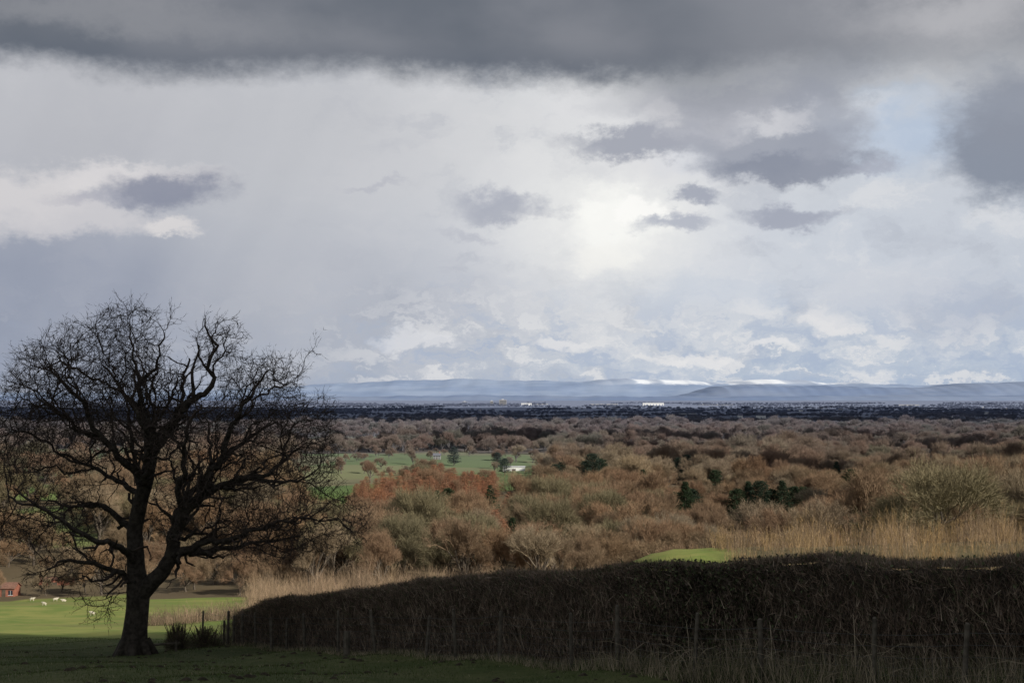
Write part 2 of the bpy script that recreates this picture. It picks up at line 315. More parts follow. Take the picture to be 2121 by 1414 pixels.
# ------------------------------------------------------------ hero oak
M_bark=flat('oak_bark',(.05,.042,.033),.45,6,False,(14,.9,.03))
M_twig=flat('oak_twig',(.055,.042,.034),.35,3,False)
K=55/F
def o3(px,py,dp=0): return np.array([(px-285)*K,dp,(1355-py)*K])
limbs=[
 [(280,1362,0,34),(282,1335,0,29),(285,1300,0,25),(289,1260,0,23.5),(290,1222,0,24),(284,1180,.1,19),(281,1140,.2,17.5),(279,1090,.3,16),(292,1040,.1,15.5),(308,990,-.1,15),(316,945,0,13),(298,900,.4,9),(280,850,.6,7),(285,800,.4,4.8),(264,740,.5,2.6),(255,690,.8,1.4)],
 [(290,1235,0,20),(318,1208,-.2,17),(345,1178,-.4,15.5),(366,1140,-.5,14.5),(370,1100,-.6,13.5),(392,1062,-.8,12),(432,1022,-1,10.5),(455,975,-1,8.5),(478,920,-1.2,6.5),(500,880,-1.4,4.8),(540,820,-1.5,3),(575,770,-1.5,1.6)],
 [(316,950,0,11),(345,910,-.3,10),(372,868,-.6,9),(400,838,-.9,7.6),(436,818,-1.0,6),(455,786,-1,4.8),(447,752,-1.2,3.8),(458,722,-1.2,3),(441,698,-1.2,2.2),(432,668,-1.2,1.2)],
 [(281,1130,.1,11),(255,1092,.6,8),(215,1068,1,5.8),(170,1052,1.4,4.4),(120,1058,1.8,3),(70,1045,2,1.8)],
 [(306,985,-.2,9),(268,950,-.8,7.5),(235,905,-1.4,6),(205,850,-1.9,4.8),(170,800,-2.2,3.4),(140,760,-2.4,2)],
 [(238,912,-1.4,5),(180,880,-1.2,4),(130,850,-1,2.8),(80,835,-.8,1.6)],
 [(366,1148,-.5,10),(410,1128,-1,8),(455,1112,-1.4,6),(510,1104,-1.8,4.8),(570,1082,-2,3.5),(630,1068,-2.1,2.4),(690,1062,-2.2,1.5)],
 [(432,1022,-1,8),(480,1000,-.6,6.5),(530,990,-.2,4.8),(580,960,.1,3.5),(625,925,.3,1.8)],
 [(530,990,-.2,4.5),(590,1000,-.5,3),(650,985,-.8,1.6)],
 [(290,1218,.2,9),(262,1190,-.6,6),(225,1165,-1.2,4.5),(180,1150,-1.8,3),(135,1165,-2.2,1.8)],
 [(283,1205,0,6),(255,1200,.8,4.4),(225,1205,1.4,3),(200,1225,1.8,1.8)],
 [(279,1090,.3,10),(272,1040,1.4,8),(250,990,2.4,6.4),(230,930,3.1,4.8),(215,870,3.6,3.5),(190,800,4,1.8)],
 [(316,945,0,9),(335,900,1.2,7),(350,850,2.2,5),(340,790,3,3.4),(350,740,3.4,1.8)],
 [(370,1100,-.6,9),(372,1050,.8,8),(400,1000,2,6),(430,960,3,4.8),(480,910,3.8,3.5),(530,880,4.2,1.8)],
 [(366,1140,-.5,8),(420,1150,.8,6),(480,1140,1.8,4.4),(540,1135,2.6,3),(600,1130,3,1.8)],
 [(300,1010,0,8),(330,960,-1.6,6.5),(340,900,-2.8,5),(325,840,-3.5,3.5),(335,780,-4,1.8)],
 [(392,1062,-.8,8),(400,1010,-2,6.5),(420,950,-3,5),(430,890,-3.8,3.5),(470,840,-4.2,1.8)],
 [(283,1160,0,8),(260,1120,-1.6,6),(210,1085,-2.8,4.5),(150,1040,-3.6,3),(100,990,-4,1.8)],
 [(292,1040,.1,7),(250,1010,.9,5.8),(200,985,1.3,4.5),(140,965,1.7,3),(80,950,2,1.8)],
 [(280,850,.6,5),(235,810,1.0,3.5),(200,760,1.3,1.8)],
 [(285,800,.4,4),(320,750,.2,2.6),(345,700,0,1.5)],
]
LOBES=[(185,800,155,112,4.3),(265,718,80,90,3.1),(120,765,64,60,2.6),(448,755,42,82,2.5),(552,822,84,84,3.2),(110,925,125,98,4.2),(585,955,110,108,4.2),(110,1065,114,74,3.8),(655,1075,112,66,3.2),(415,925,125,115,4.5),(160,1175,90,46,3.0),(290,855,110,115,4.8),(545,1112,150,50,3.6),(215,1240,46,40,1.7),(430,1050,112,82,4.2),(612,785,34,64,2.0),(42,835,48,58,2.3),(648,880,46,62,2.5),(30,960,44,58,2.3),(345,690,20,42,1.4),(482,705,16,42,1.3),(152,695,34,34,1.6),(640,740,15,38,1.0),(705,1120,52,32,1.6)]
LB=np.array([[(a[0]-285)*K,0,(1355-a[1])*K,a[2]*K,a[4],a[3]*K] for a in LOBES])
def inlobe(q): return bool(((((q[None]-LB[:,:3])/LB[:,3:])**2).sum(1)<1.0).any())
vol=np.array([a[2]*a[3]*a[4] for a in LOBES],float);vol/=vol.sum()
NA=31000;A=[]
for lb,v in zip(LOBES,vol):
    n=int(NA*v);dd=nrm(rng.normal(size=(n,3)))*(rng.random((n,1))**(1/4.4))
    A.append(np.stack([(lb[0]+dd[:,0]*lb[2]-285)*K,dd[:,1]*lb[4],(1355-lb[1]+dd[:,2]*lb[3])*K],1))
A=np.concatenate(A)
hv=np.array([noise.noise(Vector(q)*.55) for q in A]);A=A[hv>-.20]
N=[];par=[];rad=[]
for li,L in enumerate(limbs):
    P3=[np.array(o3(a,b,c)) for a,b,c,_ in L];R=[q[3]*K for q in L]
    if li==0: last=-1
    else:
        NN=np.array(N);last=int(np.argmin(((NN-P3[0])**2).sum(1)))
    for k in range(len(P3)-1):
        a=P3[max(k-1,0)];b=P3[k];c_=P3[k+1];d=P3[min(k+2,len(P3)-1)]
        ln=np.linalg.norm(c_-b);m=max(1,int(ln/.25))
        for q in range(0 if k==0 and li==0 else 1,m+1):
            u=q/m;pt=.5*((2*b)+(-a+c_)*u+(2*a-5*b+4*c_-d)*u*u+(-a+3*b-3*c_+d)*u**3)
            rr=R[k]*(1-u)+R[k+1]*u
            amp=.28*max(0,min(1,(.36-rr)/.2))
            nv=noise.noise_vector(Vector(pt)*.95+Vector((li*3.1,0,0)))*.6+noise.noise_vector(Vector(pt)*3.2)*.6
            pt=pt+np.array(nv)*amp
            N.append(pt);par.append(last);rad.append(rr);last=len(N)-1
n0=len(N);cenl=np.array([.6,0,6.5])
for gen in range(2):
    src=[k for k in range(0 if gen==0 else n0,len(N)) if .045*(1-.4*gen)<rad[k]<.26 and N[k][2]>2.6]
    for k in src:
        if random.random()>(.48 if gen==0 else .15): continue
        d0=N[k]-N[par[k]];d0/=max(1e-6,np.linalg.norm(d0));out=N[k]-cenl;out/=max(1e-6,np.linalg.norm(out))
        d=d0*.45+out*.55+np.array([random.gauss(0,.6),random.gauss(0,.6),random.gauss(.15,.45)]);d/=np.linalg.norm(d)
        r0=min(.085,rad[k]*random.uniform(.4,.6));m=random.randint(6,15) if gen==0 else random.randint(4,8);q=N[k].copy();last=k
        dd0=d.copy()
        for j in range(m):
            d=dd0*.7+rng.normal(size=3)*.33+np.array([0,0,.08]);d/=np.linalg.norm(d);dd0=nrm(dd0*.8+d*.2);q=q+d*.25
            if j>3 and not inlobe(q): break
            N.append(q.copy());par.append(last);rad.append(max(.015,r0*(1-.8*j/m)));last=len(N)-1
N=[np.array(q) for q in N];nb=len(N)
step=.23;infl=2.0;kill=.265
dirn=[np.array([0,0,1.]) if par[k]<0 else (N[k]-N[par[k]])/max(1e-6,np.linalg.norm(N[k]-N[par[k]])) for k in range(nb)]
best=np.full(len(A),1e9);bi=np.zeros(len(A),int)
def upd(start):
    NW=np.array(N[start:])
    for s in range(0,len(NW),400):
        ch=NW[s:s+400];D2=(A**2).sum(1)[:,None]+(ch**2).sum(1)[None]-2*A@ch.T;m=D2.argmin(1);dm=D2[np.arange(len(A)),m]
        k=dm<best;best[k]=dm[k];bi[k]=m[k]+start+s
upd(0)
nch={}
for it in range(60):
    act=best<infl**2
    if act.sum()<30: break
    idx=bi[act];dirs=nrm(A[act]-np.array(N)[idx]);acc={}
    for k,d in zip(idx,dirs):
        if k in acc: acc[k]+=d
        else: acc[k]=d.copy()
    st=len(N)
    for k,d in acc.items():
        c_=nch.get(k,0)
        if c_>=4 or (k<nb and rad[k]>.30): continue
        mom=.9 if (k>=nb and c_==0) else .15
        v=d/max(np.linalg.norm(d),1e-6)+dirn[k]*mom+rng.normal(size=3)*.34+np.array([0,0,.10])
        v/=np.linalg.norm(v);N.append(N[k]+v*step);dirn.append(v);par.append(int(k));rad.append(0);nch[k]=c_+1
    if len(N)==st or len(N)>42000: break
    upd(st)
    keep=best>kill**2;A=A[keep];best=best[keep];bi=bi[keep]
    if len(A)<30: break
NP=np.array(N);par=np.array(par);rad=np.array(rad,float)
acc=np.zeros(len(N));e=2.45;tip=.0075
for k in range(len(N)-1,-1,-1):
    if acc[k]==0: acc[k]=tip**e
    r=acc[k]**(1/e);rad[k]=max(rad[k],min(r,.2))
    if par[k]>=0: acc[par[k]]+=acc[k]
dirp=np.zeros_like(NP);pv=par>=0;dirp[pv]=nrm(NP[pv]-NP[par[pv]]);dirp[0]=(0,0,1)
big=np.full(len(N),-1)
for k in range(len(N)):
    q=par[k]
    if q>=0 and (big[q]<0 or rad[k]>rad[big[q]]): big[q]=k
dn=dirp.copy();hb=big>=0;dn[hb]=nrm(dirp[hb]+dirp[big[hb]])
I=np.arange(len(N))[pv];ra=np.minimum(rad[par[I]],rad[I]*1.35);ismain=big[par[I]]==I
ra=np.where(ismain,rad[par[I]],ra);da=np.where(ismain[:,None],dn[par[I]],dirp[I])
mbt=MB();mbc=MB()
for lo,hi,k,mbx in [(.2,9,14,mbt),(.06,.2,7,mbt),(.02,.06,4,mbc),(0,.02,3,mbc)]:
    m=(rad[I]>lo)&(rad[I]<=hi)
    tubes(mbx,NP[par[I[m]]],NP[I[m]],ra[m],rad[I[m]],da[m],dn[I[m]],k)
for q in range(7):
    an=q*.9+.3;b=np.array([[math.cos(an)*.38,math.sin(an)*.38,.55]]);e_=np.array([[math.cos(an)*.85,math.sin(an)*.85,-.12]])
    tubes(mbt,b,e_,[.22],[.12],e_-b,e_-b,8)
edge=np.linalg.norm((NP-np.array([.6,0,6.]))/np.array([7.,5.,6.5]),axis=1)
th=np.where((rad<.035))[0]
for rep in range(2):
    sel=th[rng.random(len(th))<(.35+.55*sst((edge[th]-.5)/.4))];n=len(sel)
    P_=NP[sel];d=nrm(dirp[sel]+rng.normal(size=(n,3))*.55+np.array([0,0,.24]))
    for sg in range(3):
        L=rng.uniform(.12,.28,n);slivers(mbc,P_,d,L*1.15,.022-.004*sg)
        for _ in range(1+(sg<2)):
            slivers(mbc,P_+d*(L*rng.uniform(.3,.9,n))[:,None],d+rng.normal(size=d.shape)*.6,L*rng.uniform(.4,.9,n),.015)
        P_=P_+d*L[:,None];d=nrm(d+rng.normal(size=(n,3))*.30+np.array([0,0,.06]))
        k=rng.random(n)<.75;P_=P_[k];d=d[k];n=len(P_)
gz=rz(PX(285,55),55)
oak=empty('oak_tree',(PX(285,55),55,gz),label='large bare oak tree with twisted spreading limbs on pasture',category='tree')
obj('trunk',mbt.build('trunk',[M_bark],True),oak);obj('crown',mbc.build('crown',[M_twig]),oak)
# ------------------------------------------------------------ prototype trees
def bare(seed,H,spread,levels=5,tw=11,kids=(4,3,3,3,3),up=.20,tw_w=.034,tw_l=.78,t0=.18,asp=1.0):
    r=random.Random(seed);segs=[];tips=[]
    def grow(p,d,L,R,lv):
        n=2;q=p
        for s in range(n):
            d2=(d+Vector((r.gauss(0,1),r.gauss(0,1),r.gauss(0,.6)))*.13).normalized();q2=q+d2*L/n
            segs.append((tuple(q),tuple(q2),R*(1-.3*s/n),R*(1-.3*(s+1)/n),lv));q=q2;d=d2
            if lv>=3: tips.append((tuple(q),tuple(d),lv))
        if lv<levels:
            k=kids[lv];ph=r.random()*6.28
            if lv==0: k+=2
            for i in range(k):
                an=ph+i*6.283/k+r.gauss(0,.35);sp=spread*r.uniform(.55,1.3)
                if lv==0 and i>=4: sp=spread*r.uniform(1.7,2.1)
                if i==0 and lv<2: sp*=.35
                a=d.orthogonal().normalized();b=d.cross(a)
                nd=(d*math.cos(sp)+(a*math.cos(an)+b*math.sin(an))*math.sin(sp)+Vector((0,0,up))).normalized()
                ll=L*r.uniform(.6,.88) if lv else L*r.uniform(1.0,1.3)
                if lv==0 and i>=4: ll*=.75
                grow(q,nd,ll,R*.6,lv+1)
    grow(Vector((0,0,-.3)),Vector((0,0,1)),H*t0,H*.028,0)
    mt=MB();mc=MB();sg=np.array([a[0]+a[1]+(a[2],a[3],a[4]) for a in segs])
    A_,B_=sg[:,:3],sg[:,3:6];D_=B_-A_
    m=sg[:,8]<=2;tubes(mt,A_[m],B_[m],sg[m,6],sg[m,7],D_[m],D_[m],6)
    m=sg[:,8]>2;tubes(mc,A_[m],B_[m],np.maximum(sg[m,6],.035),np.maximum(sg[m,7],.025),D_[m],D_[m],3)
    tp=np.array([a[0] for a in tips]);td=np.array([a[1] for a in tips])
    cen=np.array([0,0,H*.38]);out=nrm(tp-cen)
    for _ in range(tw):
        slivers(mc,tp+rng.normal(size=tp.shape)*.22,nrm(td*.6+out*.6+np.array([0,0,.15])+rng.normal(size=td.shape)*.55),rng.uniform(.5,1.25,len(tp))*tw_l,tw_w)
    hh=np.percentile(np.concatenate(mc.V)[:,2],99.8);f=H/hh
    ww=np.percentile(np.abs(np.concatenate(mc.V)[:,0]),99)*f;g=asp*H*.46/ww
    for q in (mt,mc): q.V=[v*np.array([f*g,f*g,f]) for v in q.V]
    return mt,mc
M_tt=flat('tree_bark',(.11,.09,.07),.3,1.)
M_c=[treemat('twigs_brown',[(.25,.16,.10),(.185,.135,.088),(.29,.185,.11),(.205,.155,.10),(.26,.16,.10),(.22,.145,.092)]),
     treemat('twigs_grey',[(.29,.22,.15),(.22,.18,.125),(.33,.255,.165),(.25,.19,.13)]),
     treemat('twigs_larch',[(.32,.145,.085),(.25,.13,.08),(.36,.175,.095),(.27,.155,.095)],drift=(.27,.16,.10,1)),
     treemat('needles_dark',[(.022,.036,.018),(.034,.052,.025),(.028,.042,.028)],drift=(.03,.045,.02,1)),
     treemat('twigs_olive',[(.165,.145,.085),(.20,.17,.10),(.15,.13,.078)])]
protos=[]
specs=[(1,12,.62,0,'rounded bare broadleaf tree with brown twigs',1.15),(2,13,.55,0,'bare broadleaf tree with dense brown crown',1.0),(3,11,.7,0,'wide bare oak with brown twigs',1.35),
       (4,14,.48,1,'tall bare ash tree with pale grey twigs',.82),(5,11,.6,1,'bare tree with pale grey-brown crown',1.05),(6,12,.6,4,'bare tree with olive ivy-tinged crown',.95),(8,13,.5,0,'slender bare brown tree with upswept twigs',.8)]
def joined(name,parts,mats):
    m=MB()
    for k,q in enumerate(parts): m.add(np.concatenate(q.V),np.concatenate(q.F),k)
    return m.build(name,mats)
for sd_,H,spd,mi,lab,asp in specs:
    mt,mc=bare(sd_,H,spd,asp=asp)
    protos.append((mt.build('trunk',[M_tt],True),mc.build('crown',[M_c[mi]]),joined('bare_tree',[mt,mc],[M_tt,M_c[mi]]),lab,H))
lows=[]
for sd_,H,spd,mi,lab,asp in [specs[0],specs[4],specs[5]]:
    mt,mc=bare(sd_+20,H,spd,levels=4,tw=4,kids=(4,3,3,3),tw_w=.16,tw_l=1.5,asp=asp*1.2)
    lows.append(joined('bare_tree',[mt,mc],[M_tt,M_c[mi]]))
def larch(seed,H=13):
    mt=MB();mc=MB();tubes(mt,[[0,0,-.3]],[[0,0,H*.95]],[.2],[.03],np.array([[0,0,1.]]),np.array([[0,0,1.]]),6)
    n=150
    for i in range(n):
        z=H*(.14+.84*i/n);L=(H-z)*.28*random.uniform(.6,1.35)+.6;an=i*2.4+random.random()
        a=np.array([0,0,z]);b=np.array([math.cos(an)*L,math.sin(an)*L,z+L*random.uniform(-.1,.35)])
        tubes(mc,a[None],b[None],[.045],[.02],(b-a)[None],(b-a)[None],3)
        u=rng.random((18,1));P_=a+(b-a)*(u*.85+.15)
        slivers(mc,P_,rng.normal(size=(18,3))*.7+np.array([math.cos(an)*.4,math.sin(an)*.4,.05]),rng.uniform(.3,.9,18),.045)
    return mt,mc
mt,mc=larch(1);LAR=[joined('larch_tree',[mt,mc],[M_tt,M_c[2]])]
mt,mc=larch(2,11);LAR.append(joined('larch_tree',[mt,mc],[M_tt,M_c[2]]))
def conifer(seed,H=12,rnd=False):
    mt=MB();mc=MB();tubes(mt,[[0,0,-.3]],[[0,0,H*.9]],[.25],[.05],np.array([[0,0,1.]]),np.array([[0,0,1.]]),6)
    for i in range(170):
        f=i/170;z=H*(.12+.86*f);R=(math.sqrt(max(0,1-(f*1.0)**2))*H*.30 if rnd else (1-f)**.8*H*.27)*random.uniform(.6,1.2)+.25;an=i*2.4+random.random()
        a=np.array([0,0,z]);b=np.array([math.cos(an)*R,math.sin(an)*R,z+R*random.uniform(-.1,.35)])
        tubes(mc,a[None],b[None],[.05],[.02],(b-a)[None],(b-a)[None],3)
        u=np.sqrt(rng.random((26,1)));P_=a+(b-a)*u+rng.normal(size=(26,3))*.16
        slivers(mc,P_,rng.normal(size=(26,3))*.6+np.array([math.cos(an)*.5,math.sin(an)*.5,.3]),rng.uniform(.3,.6,26),.17)
    return mt,mc
CON=[]
for sd_,H,r_ in [(1,13,False),(2,11,True),(3,12,True)]:
    mt,mc=conifer(sd_,H,r_);CON.append((mt.build('trunk',[M_tt],True),mc.build('crown',[M_c[3]])))
# ------------------------------------------------------------ woodland placement
EVG=[(1150,780,1.3,1),(1163,800,1.2,2),(1225,790,1.6,2),(1243,800,1.45,1),(1210,805,1.2,2),(1405,830,1.4,1),(1422,840,1.4,2),(1418,600,1.4,0),(1432,610,1.3,1),(1400,615,1.2,1),(1525,590,1.35,1),(1548,596,1.35,0),(1572,590,1.5,2),(1596,600,1.25,1),(1618,596,1.35,0),(1642,605,1.3,1),(1662,600,1.2,2),(905,600,1.1,0),(928,625,1.2,1),(880,610,.95,0),(1015,640,1.1,0),(1278,960,1.5,2),(1290,970,1.6,1),(1302,975,1.4,0),(940,1080,1.2,2),(1030,1060,1.1,1),(1965,460,1.4,2),(1985,470,1.3,1),(2040,580,1.5,1),(2065,590,1.4,2),(1060,440,1.0,0),(852,560,1.0,0),(1045,920,.9,2),(1730,860,1.2,0),(1880,600,1.2,2),(1330,720,1.3,0),(1480,760,1.3,1),(1760,700,1.3,2)]
KO=[(PX(1068,975),975,11,360),(PX(905,1160),1160,6,150),(PX(1592,860),860,9,130),(PX(1700,870),870,11,130),(PX(2000,800),800,8,80)]
KO+=[(PX(a,b),b,5.5,80*c) for a,b,c,_ in EVG]
def keepout(x,y):
    for a,c,b,d_ in KO:
        if y<c+5 and y>c-d_ and abs(x-a*y/c)<b: return True
    return False
pts=[]
y=265.
while y<2150:
    sp_=12. if y<650 else (13.5 if y<1000 else 16)
    x0=PX(-110,y);x1=PX(2240,y);n=int((x1-x0)/sp_)
    xs=x0+(np.arange(n)+rng.random(n)*.95)*(x1-x0)/n;yy=y+rng.uniform(-.5,.5,n)*sp_
    pts.append(np.stack([xs,yy],1));y+=sp_
pts=np.concatenate(pts);pp=1060+F*pts[:,0]/pts[:,1]
fld=isfield(pp,pts[:,1],pts[:,0],pts[:,1])
hr=(np.abs(((pts[:,1]+.25*pts[:,0])%105)-6)<6.5)|(np.abs(((pts[:,0]-.1*pts[:,1])%120)-6)<6)
ok=~fld
ok|=fld&(pts[:,1]>600)&((hr&(rng.random(len(pts))<.7))|(rng.random(len(pts))<.015))
ok&=~((pts[:,1]<345)&(pp<1480))
ok&=~((pp<520)&(pts[:,1]<420)&(rng.random(len(pts))<.35))
ok&=~((pp<260)&(pts[:,1]>420)&(pts[:,1]<500)&(rng.random(len(pts))<.5))
ok&=~((pp>1250)&(pp<1800)&(pts[:,1]<300))
gap=np.sin(pts[:,0]/37+pts[:,1]/61)*np.sin(pts[:,1]/45-pts[:,0]/80)
ok&=~((gap>.74)&(pts[:,1]>430))
def larz(px_,y_):
    lb=765+40*np.sin(y_/40)-30*sst((620-y_)/100);return (px_>lb)&(px_<1095+25*np.sin(y_/25))&(y_>490)&(y_<775)
lz=larz(pp,pts[:,1])
ok&=(~lz)|(rng.random(len(pts))<.12)
ok&=~((pp>770)&(pp<1070)&(pts[:,1]>455)&(pts[:,1]<=490)&(rng.random(len(pts))<.6))
kk=np.array([not keepout(a,b) for a,b in pts]);ok&=kk
ln_=[]
y=495.
while y<775:
    for x in np.arange(PX(690,y),PX(1130,y),6.6):
        if larz(1060+F*x/y,y): ln_.append((x+random.uniform(-3,3),y+random.uniform(-3,3)))
    y+=10
lp=np.array([q for q in ln_ if not keepout(*q)]);lp=lp[rng.random(len(lp))<288/max(288,len(lp))][:294]
for k,(x,y) in enumerate(lp):
    o=obj('larch_tree',LAR[k%2],loc=(x,y,rz(x,y)-.1),label='reddish-brown larch tree in the valley plantation',category='tree',group='larch trees in the plantation')
    s=random.uniform(.6,1.25)*(1+.15*math.sin(x/9));o.scale=(s*1.5,s*1.5,s);o.rotation_euler=(0,0,random.random()*6.28)
for px_,d,s in [(1025,430,1.25),(1040,437,1.0),(1200,600,1.1)]:
    x=PX(px_,d);o=obj('larch_tree',LAR[0],loc=(x,d,rz(x,d)-.1),label='russet larch tree standing among bare broadleaf trees',category='tree');o.scale=(s*1.3,s*1.3,s)
bp=pts[ok];bp=bp[np.argsort(bp[:,1])]
def sizef(x,y):
    s=1.22+.34*math.sin(x/53+y/71)*math.sin(y/39-x/90)+random.gauss(0,.27)
    px_=1060+F*x/y
    if isfield(np.array(px_),np.array(y),np.array(x),np.array(y)): s*=.62
    if 560<px_<860 and 440<y<600: s*=.68
    if px_<560 and y<430: s*=.6
    if y>1100: s*=.85
    return min(2.0,max(.45,s))
def var(x,y):
    g=math.sin(x/95+y/140+1.3)+.6*math.sin(x/31-y/57);r=random.random()
    if g>.75 and r<.5: return random.choice([3,4,4])
    if g<-.85 and r<.35: return 5
    return random.choices(range(7),weights=[5,5,3,.6,1.2,.5,2])[0]
nind=285
for k,(x,y) in enumerate(bp[:nind]):
    tm,cm,jm,lab,H=protos[var(x,y)]
    e_=empty('bare_tree',(x,y,rz(x,y)-.1),label=lab+' in valley woodland',category='tree',group='bare trees in the valley wood')
    s=sizef(x,y);w_=random.uniform(.9,1.25);e_.scale=(s*w_,s*w_,s);e_.rotation_euler=(0,0,random.random()*6.28)
    obj('trunk',tm,e_);obj('crown',cm,e_)
for px_,d,s,q in [(2085,300,1.35,6),(2140,290,1.4,3),(2040,330,1.15,6),(1990,350,1.2,4),(1830,330,1.25,0),(1320,420,1.8,2),(1615,400,1.5,2),(1480,390,1.35,4)]:
    x=PX(px_,d);tm,cm,jm,lab,H=protos[q];e_=empty('bare_tree',(x,d,rz(x,d)-.1),label='tall spreading bare tree standing above the woodland',category='tree',group='bare trees in the valley wood')
    e_.scale=(s,s,s);obj('trunk',tm,e_);obj('crown',cm,e_)
def instancer(name,P_,sc,var,meshes,label,category):
    me=bpy.data.meshes.new(name);me.from_pydata([tuple(q) for q in P_],[],[])
    a=me.attributes.new('sc','FLOAT','POINT');a.data.foreach_set('value',np.asarray(sc,np.float32))
    a=me.attributes.new('vi','INT','POINT');a.data.foreach_set('value',np.asarray(var,np.int32))
    a=me.attributes.new('rt','FLOAT','POINT');a.data.foreach_set('value',rng.uniform(0,6.28,len(P_)).astype(np.float32))
    o=obj(name,me,kind='stuff',label=label,category=category)
    ng=bpy.data.node_groups.new(name+'_nodes','GeometryNodeTree')
    ng.interface.new_socket('Geometry',in_out='INPUT',socket_type='NodeSocketGeometry');ng.interface.new_socket('Geometry',in_out='OUTPUT',socket_type='NodeSocketGeometry')
    gi=ng.nodes.new('NodeGroupInput');go=ng.nodes.new('NodeGroupOutput')
    m2p=ng.nodes.new('GeometryNodeMeshToPoints');ng.links.new(gi.outputs[0],m2p.inputs[0])
    jn=ng.nodes.new('GeometryNodeJoinGeometry')
    for k,mm in enumerate(meshes):
        po=bpy.data.objects.new(name+'_source',mm)
        oi=ng.nodes.new('GeometryNodeObjectInfo');oi.inputs['Object'].default_value=po;oi.inputs['As Instance'].default_value=True
        iop=ng.nodes.new('GeometryNodeInstanceOnPoints');ng.links.new(m2p.outputs[0],iop.inputs['Points']);ng.links.new(oi.outputs['Geometry'],iop.inputs['Instance'])
        na=ng.nodes.new('GeometryNodeInputNamedAttribute');na.data_type='INT';na.inputs[0].default_value='vi'
        cp=ng.nodes.new('FunctionNodeCompare');cp.data_type='INT';cp.operation='EQUAL';ng.links.new(na.outputs[0],cp.inputs[2]);cp.inputs[3].default_value=k
        ng.links.new(cp.outputs[0],iop.inputs['Selection'])
        ns=ng.nodes.new('GeometryNodeInputNamedAttribute');ns.data_type='FLOAT';ns.inputs[0].default_value='sc'
        cz=ng.nodes.new('ShaderNodeCombineXYZ');mu=ng.nodes.new('ShaderNodeMath');mu.operation='MULTIPLY';mu.inputs[1].default_value=1.12
        ng.links.new(ns.outputs[0],mu.inputs[0]);ng.links.new(mu.outputs[0],cz.inputs[0]);ng.links.new(mu.outputs[0],cz.inputs[1]);ng.links.new(ns.outputs[0],cz.inputs[2]);ng.links.new(cz.outputs[0],iop.inputs['Scale'])
        nr_=ng.nodes.new('GeometryNodeInputNamedAttribute');nr_.data_type='FLOAT';nr_.inputs[0].default_value='rt'
        cx=ng.nodes.new('ShaderNodeCombineXYZ');ng.links.new(nr_.outputs[0],cx.inputs[2]);ng.links.new(cx.outputs[0],iop.inputs['Rotation'])
        ng.links.new(iop.outputs[0],jn.inputs[0])
    ng.links.new(jn.outputs[0],go.inputs[0])
    md=o.modifiers.new('scatter','NODES');md.node_group=ng
    return o
rp=bp[nind:]
P_=np.column_stack([rp,tz(rp[:,0],rp[:,1])-.1])
instancer('woodland',P_,[sizef(a,b) for a,b in rp],[var(a,b) for a,b in rp],[q[2] for q in protos],'bare brown winter woodland covering the valley floor','woodland')
fp=[]
for k in range(330):
    d=2050*math.exp(random.random()**.9*1.35);cx=PX(random.uniform(-250,2350),d);ln=random.uniform(100,520);an=random.choice([0,0,.1,-.15,0,1.3]);n=int(ln/10)
    for i in range(n): fp.append((cx+math.cos(an)*i*10+random.gauss(0,4),d+math.sin(an)*i*10+random.gauss(0,6)))
fp=np.array(fp)
instancer('woodland',np.column_stack([fp,tz(fp[:,0],fp[:,1])-.1]),rng.uniform(.5,.9,len(fp)),rng.choice(3,len(fp)),lows,'hazy tree lines and copses across the distant plain','woodland')
for px_,d,s,q in EVG:
    x=PX(px_,d);e_=empty('evergreen_tree',(x,d,rz(x,d)-.1),label='dark green evergreen tree among bare winter trees',category='tree',group='evergreens in the valley wood')
    e_.scale=(s*1.2,s*1.2,s);e_.rotation_euler=(0,0,random.random()*6);obj('trunk',CON[q][0],e_);obj('crown',CON[q][1],e_)
# ------------------------------------------------------------ thickets
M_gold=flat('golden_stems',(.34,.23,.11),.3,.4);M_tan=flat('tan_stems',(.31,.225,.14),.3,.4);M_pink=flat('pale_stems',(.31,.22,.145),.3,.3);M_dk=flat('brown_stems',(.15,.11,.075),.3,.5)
def thicket(name,cx,cy,ch,per,mats,label,cmi,wd=.045,splay=.2,sprd=.5,side=6):
    mb=MB();nc_=len(cx);idx=np.repeat(np.arange(nc_),per);n=len(idx)
    off=rng.normal(size=(n,2))*sprd;x=cx[idx]+off[:,0];y=cy[idx]+off[:,1];h=ch[idx]*rng.uniform(.55,1.05,n);mi=cmi[idx]
    O=np.column_stack([x,y,tz(x,y)-.1]);D=nrm(np.column_stack([off*.25/sprd*splay*3+rng.normal(size=(n,2))*splay*.6,np.ones(n)]))
    slivers(mb,O,D,h,wd,mi)
    for _ in range(side):
        f=rng.uniform(.2,.9,n);slivers(mb,O+D*(h*f)[:,None],D+rng.normal(size=(n,3))*np.array([.4,.4,.1]),h*rng.uniform(.12,.26,n),wd*.6,mi)
    return obj(name,mb.build(name,mats),kind='stuff',label=label,category='thicket')
n=640;pxr=rng.uniform(1440,2240,n);dmin=np.interp(pxr,[1440,1480,1550,1900,2240],[156,140,116,110,106]);d=dmin+(182-dmin)*rng.random(n)
hh=(1.7+1.4*sst((pxr-1430)/240))*rng.uniform(.45,1.35,n)*(1+.2*np.sin(pxr/29));hh*=np.interp(d,[108,150],[.75,1.1])
thicket('willow_thicket',PX(pxr,d),d,hh,18,[M_gold,M_tan,M_pink,M_dk],'golden tan willow saplings on a grassy rise',rng.choice(4,n,p=[.38,.28,.12,.22]),.025,.17,.5,8)
n=1000;pxr=rng.uniform(520,1440,n);d=rng.uniform(215,345,n);x=PX(pxr,d);hh=rng.uniform(3.2,7.6,n)*(1+.25*np.sin(x/4+d/7))
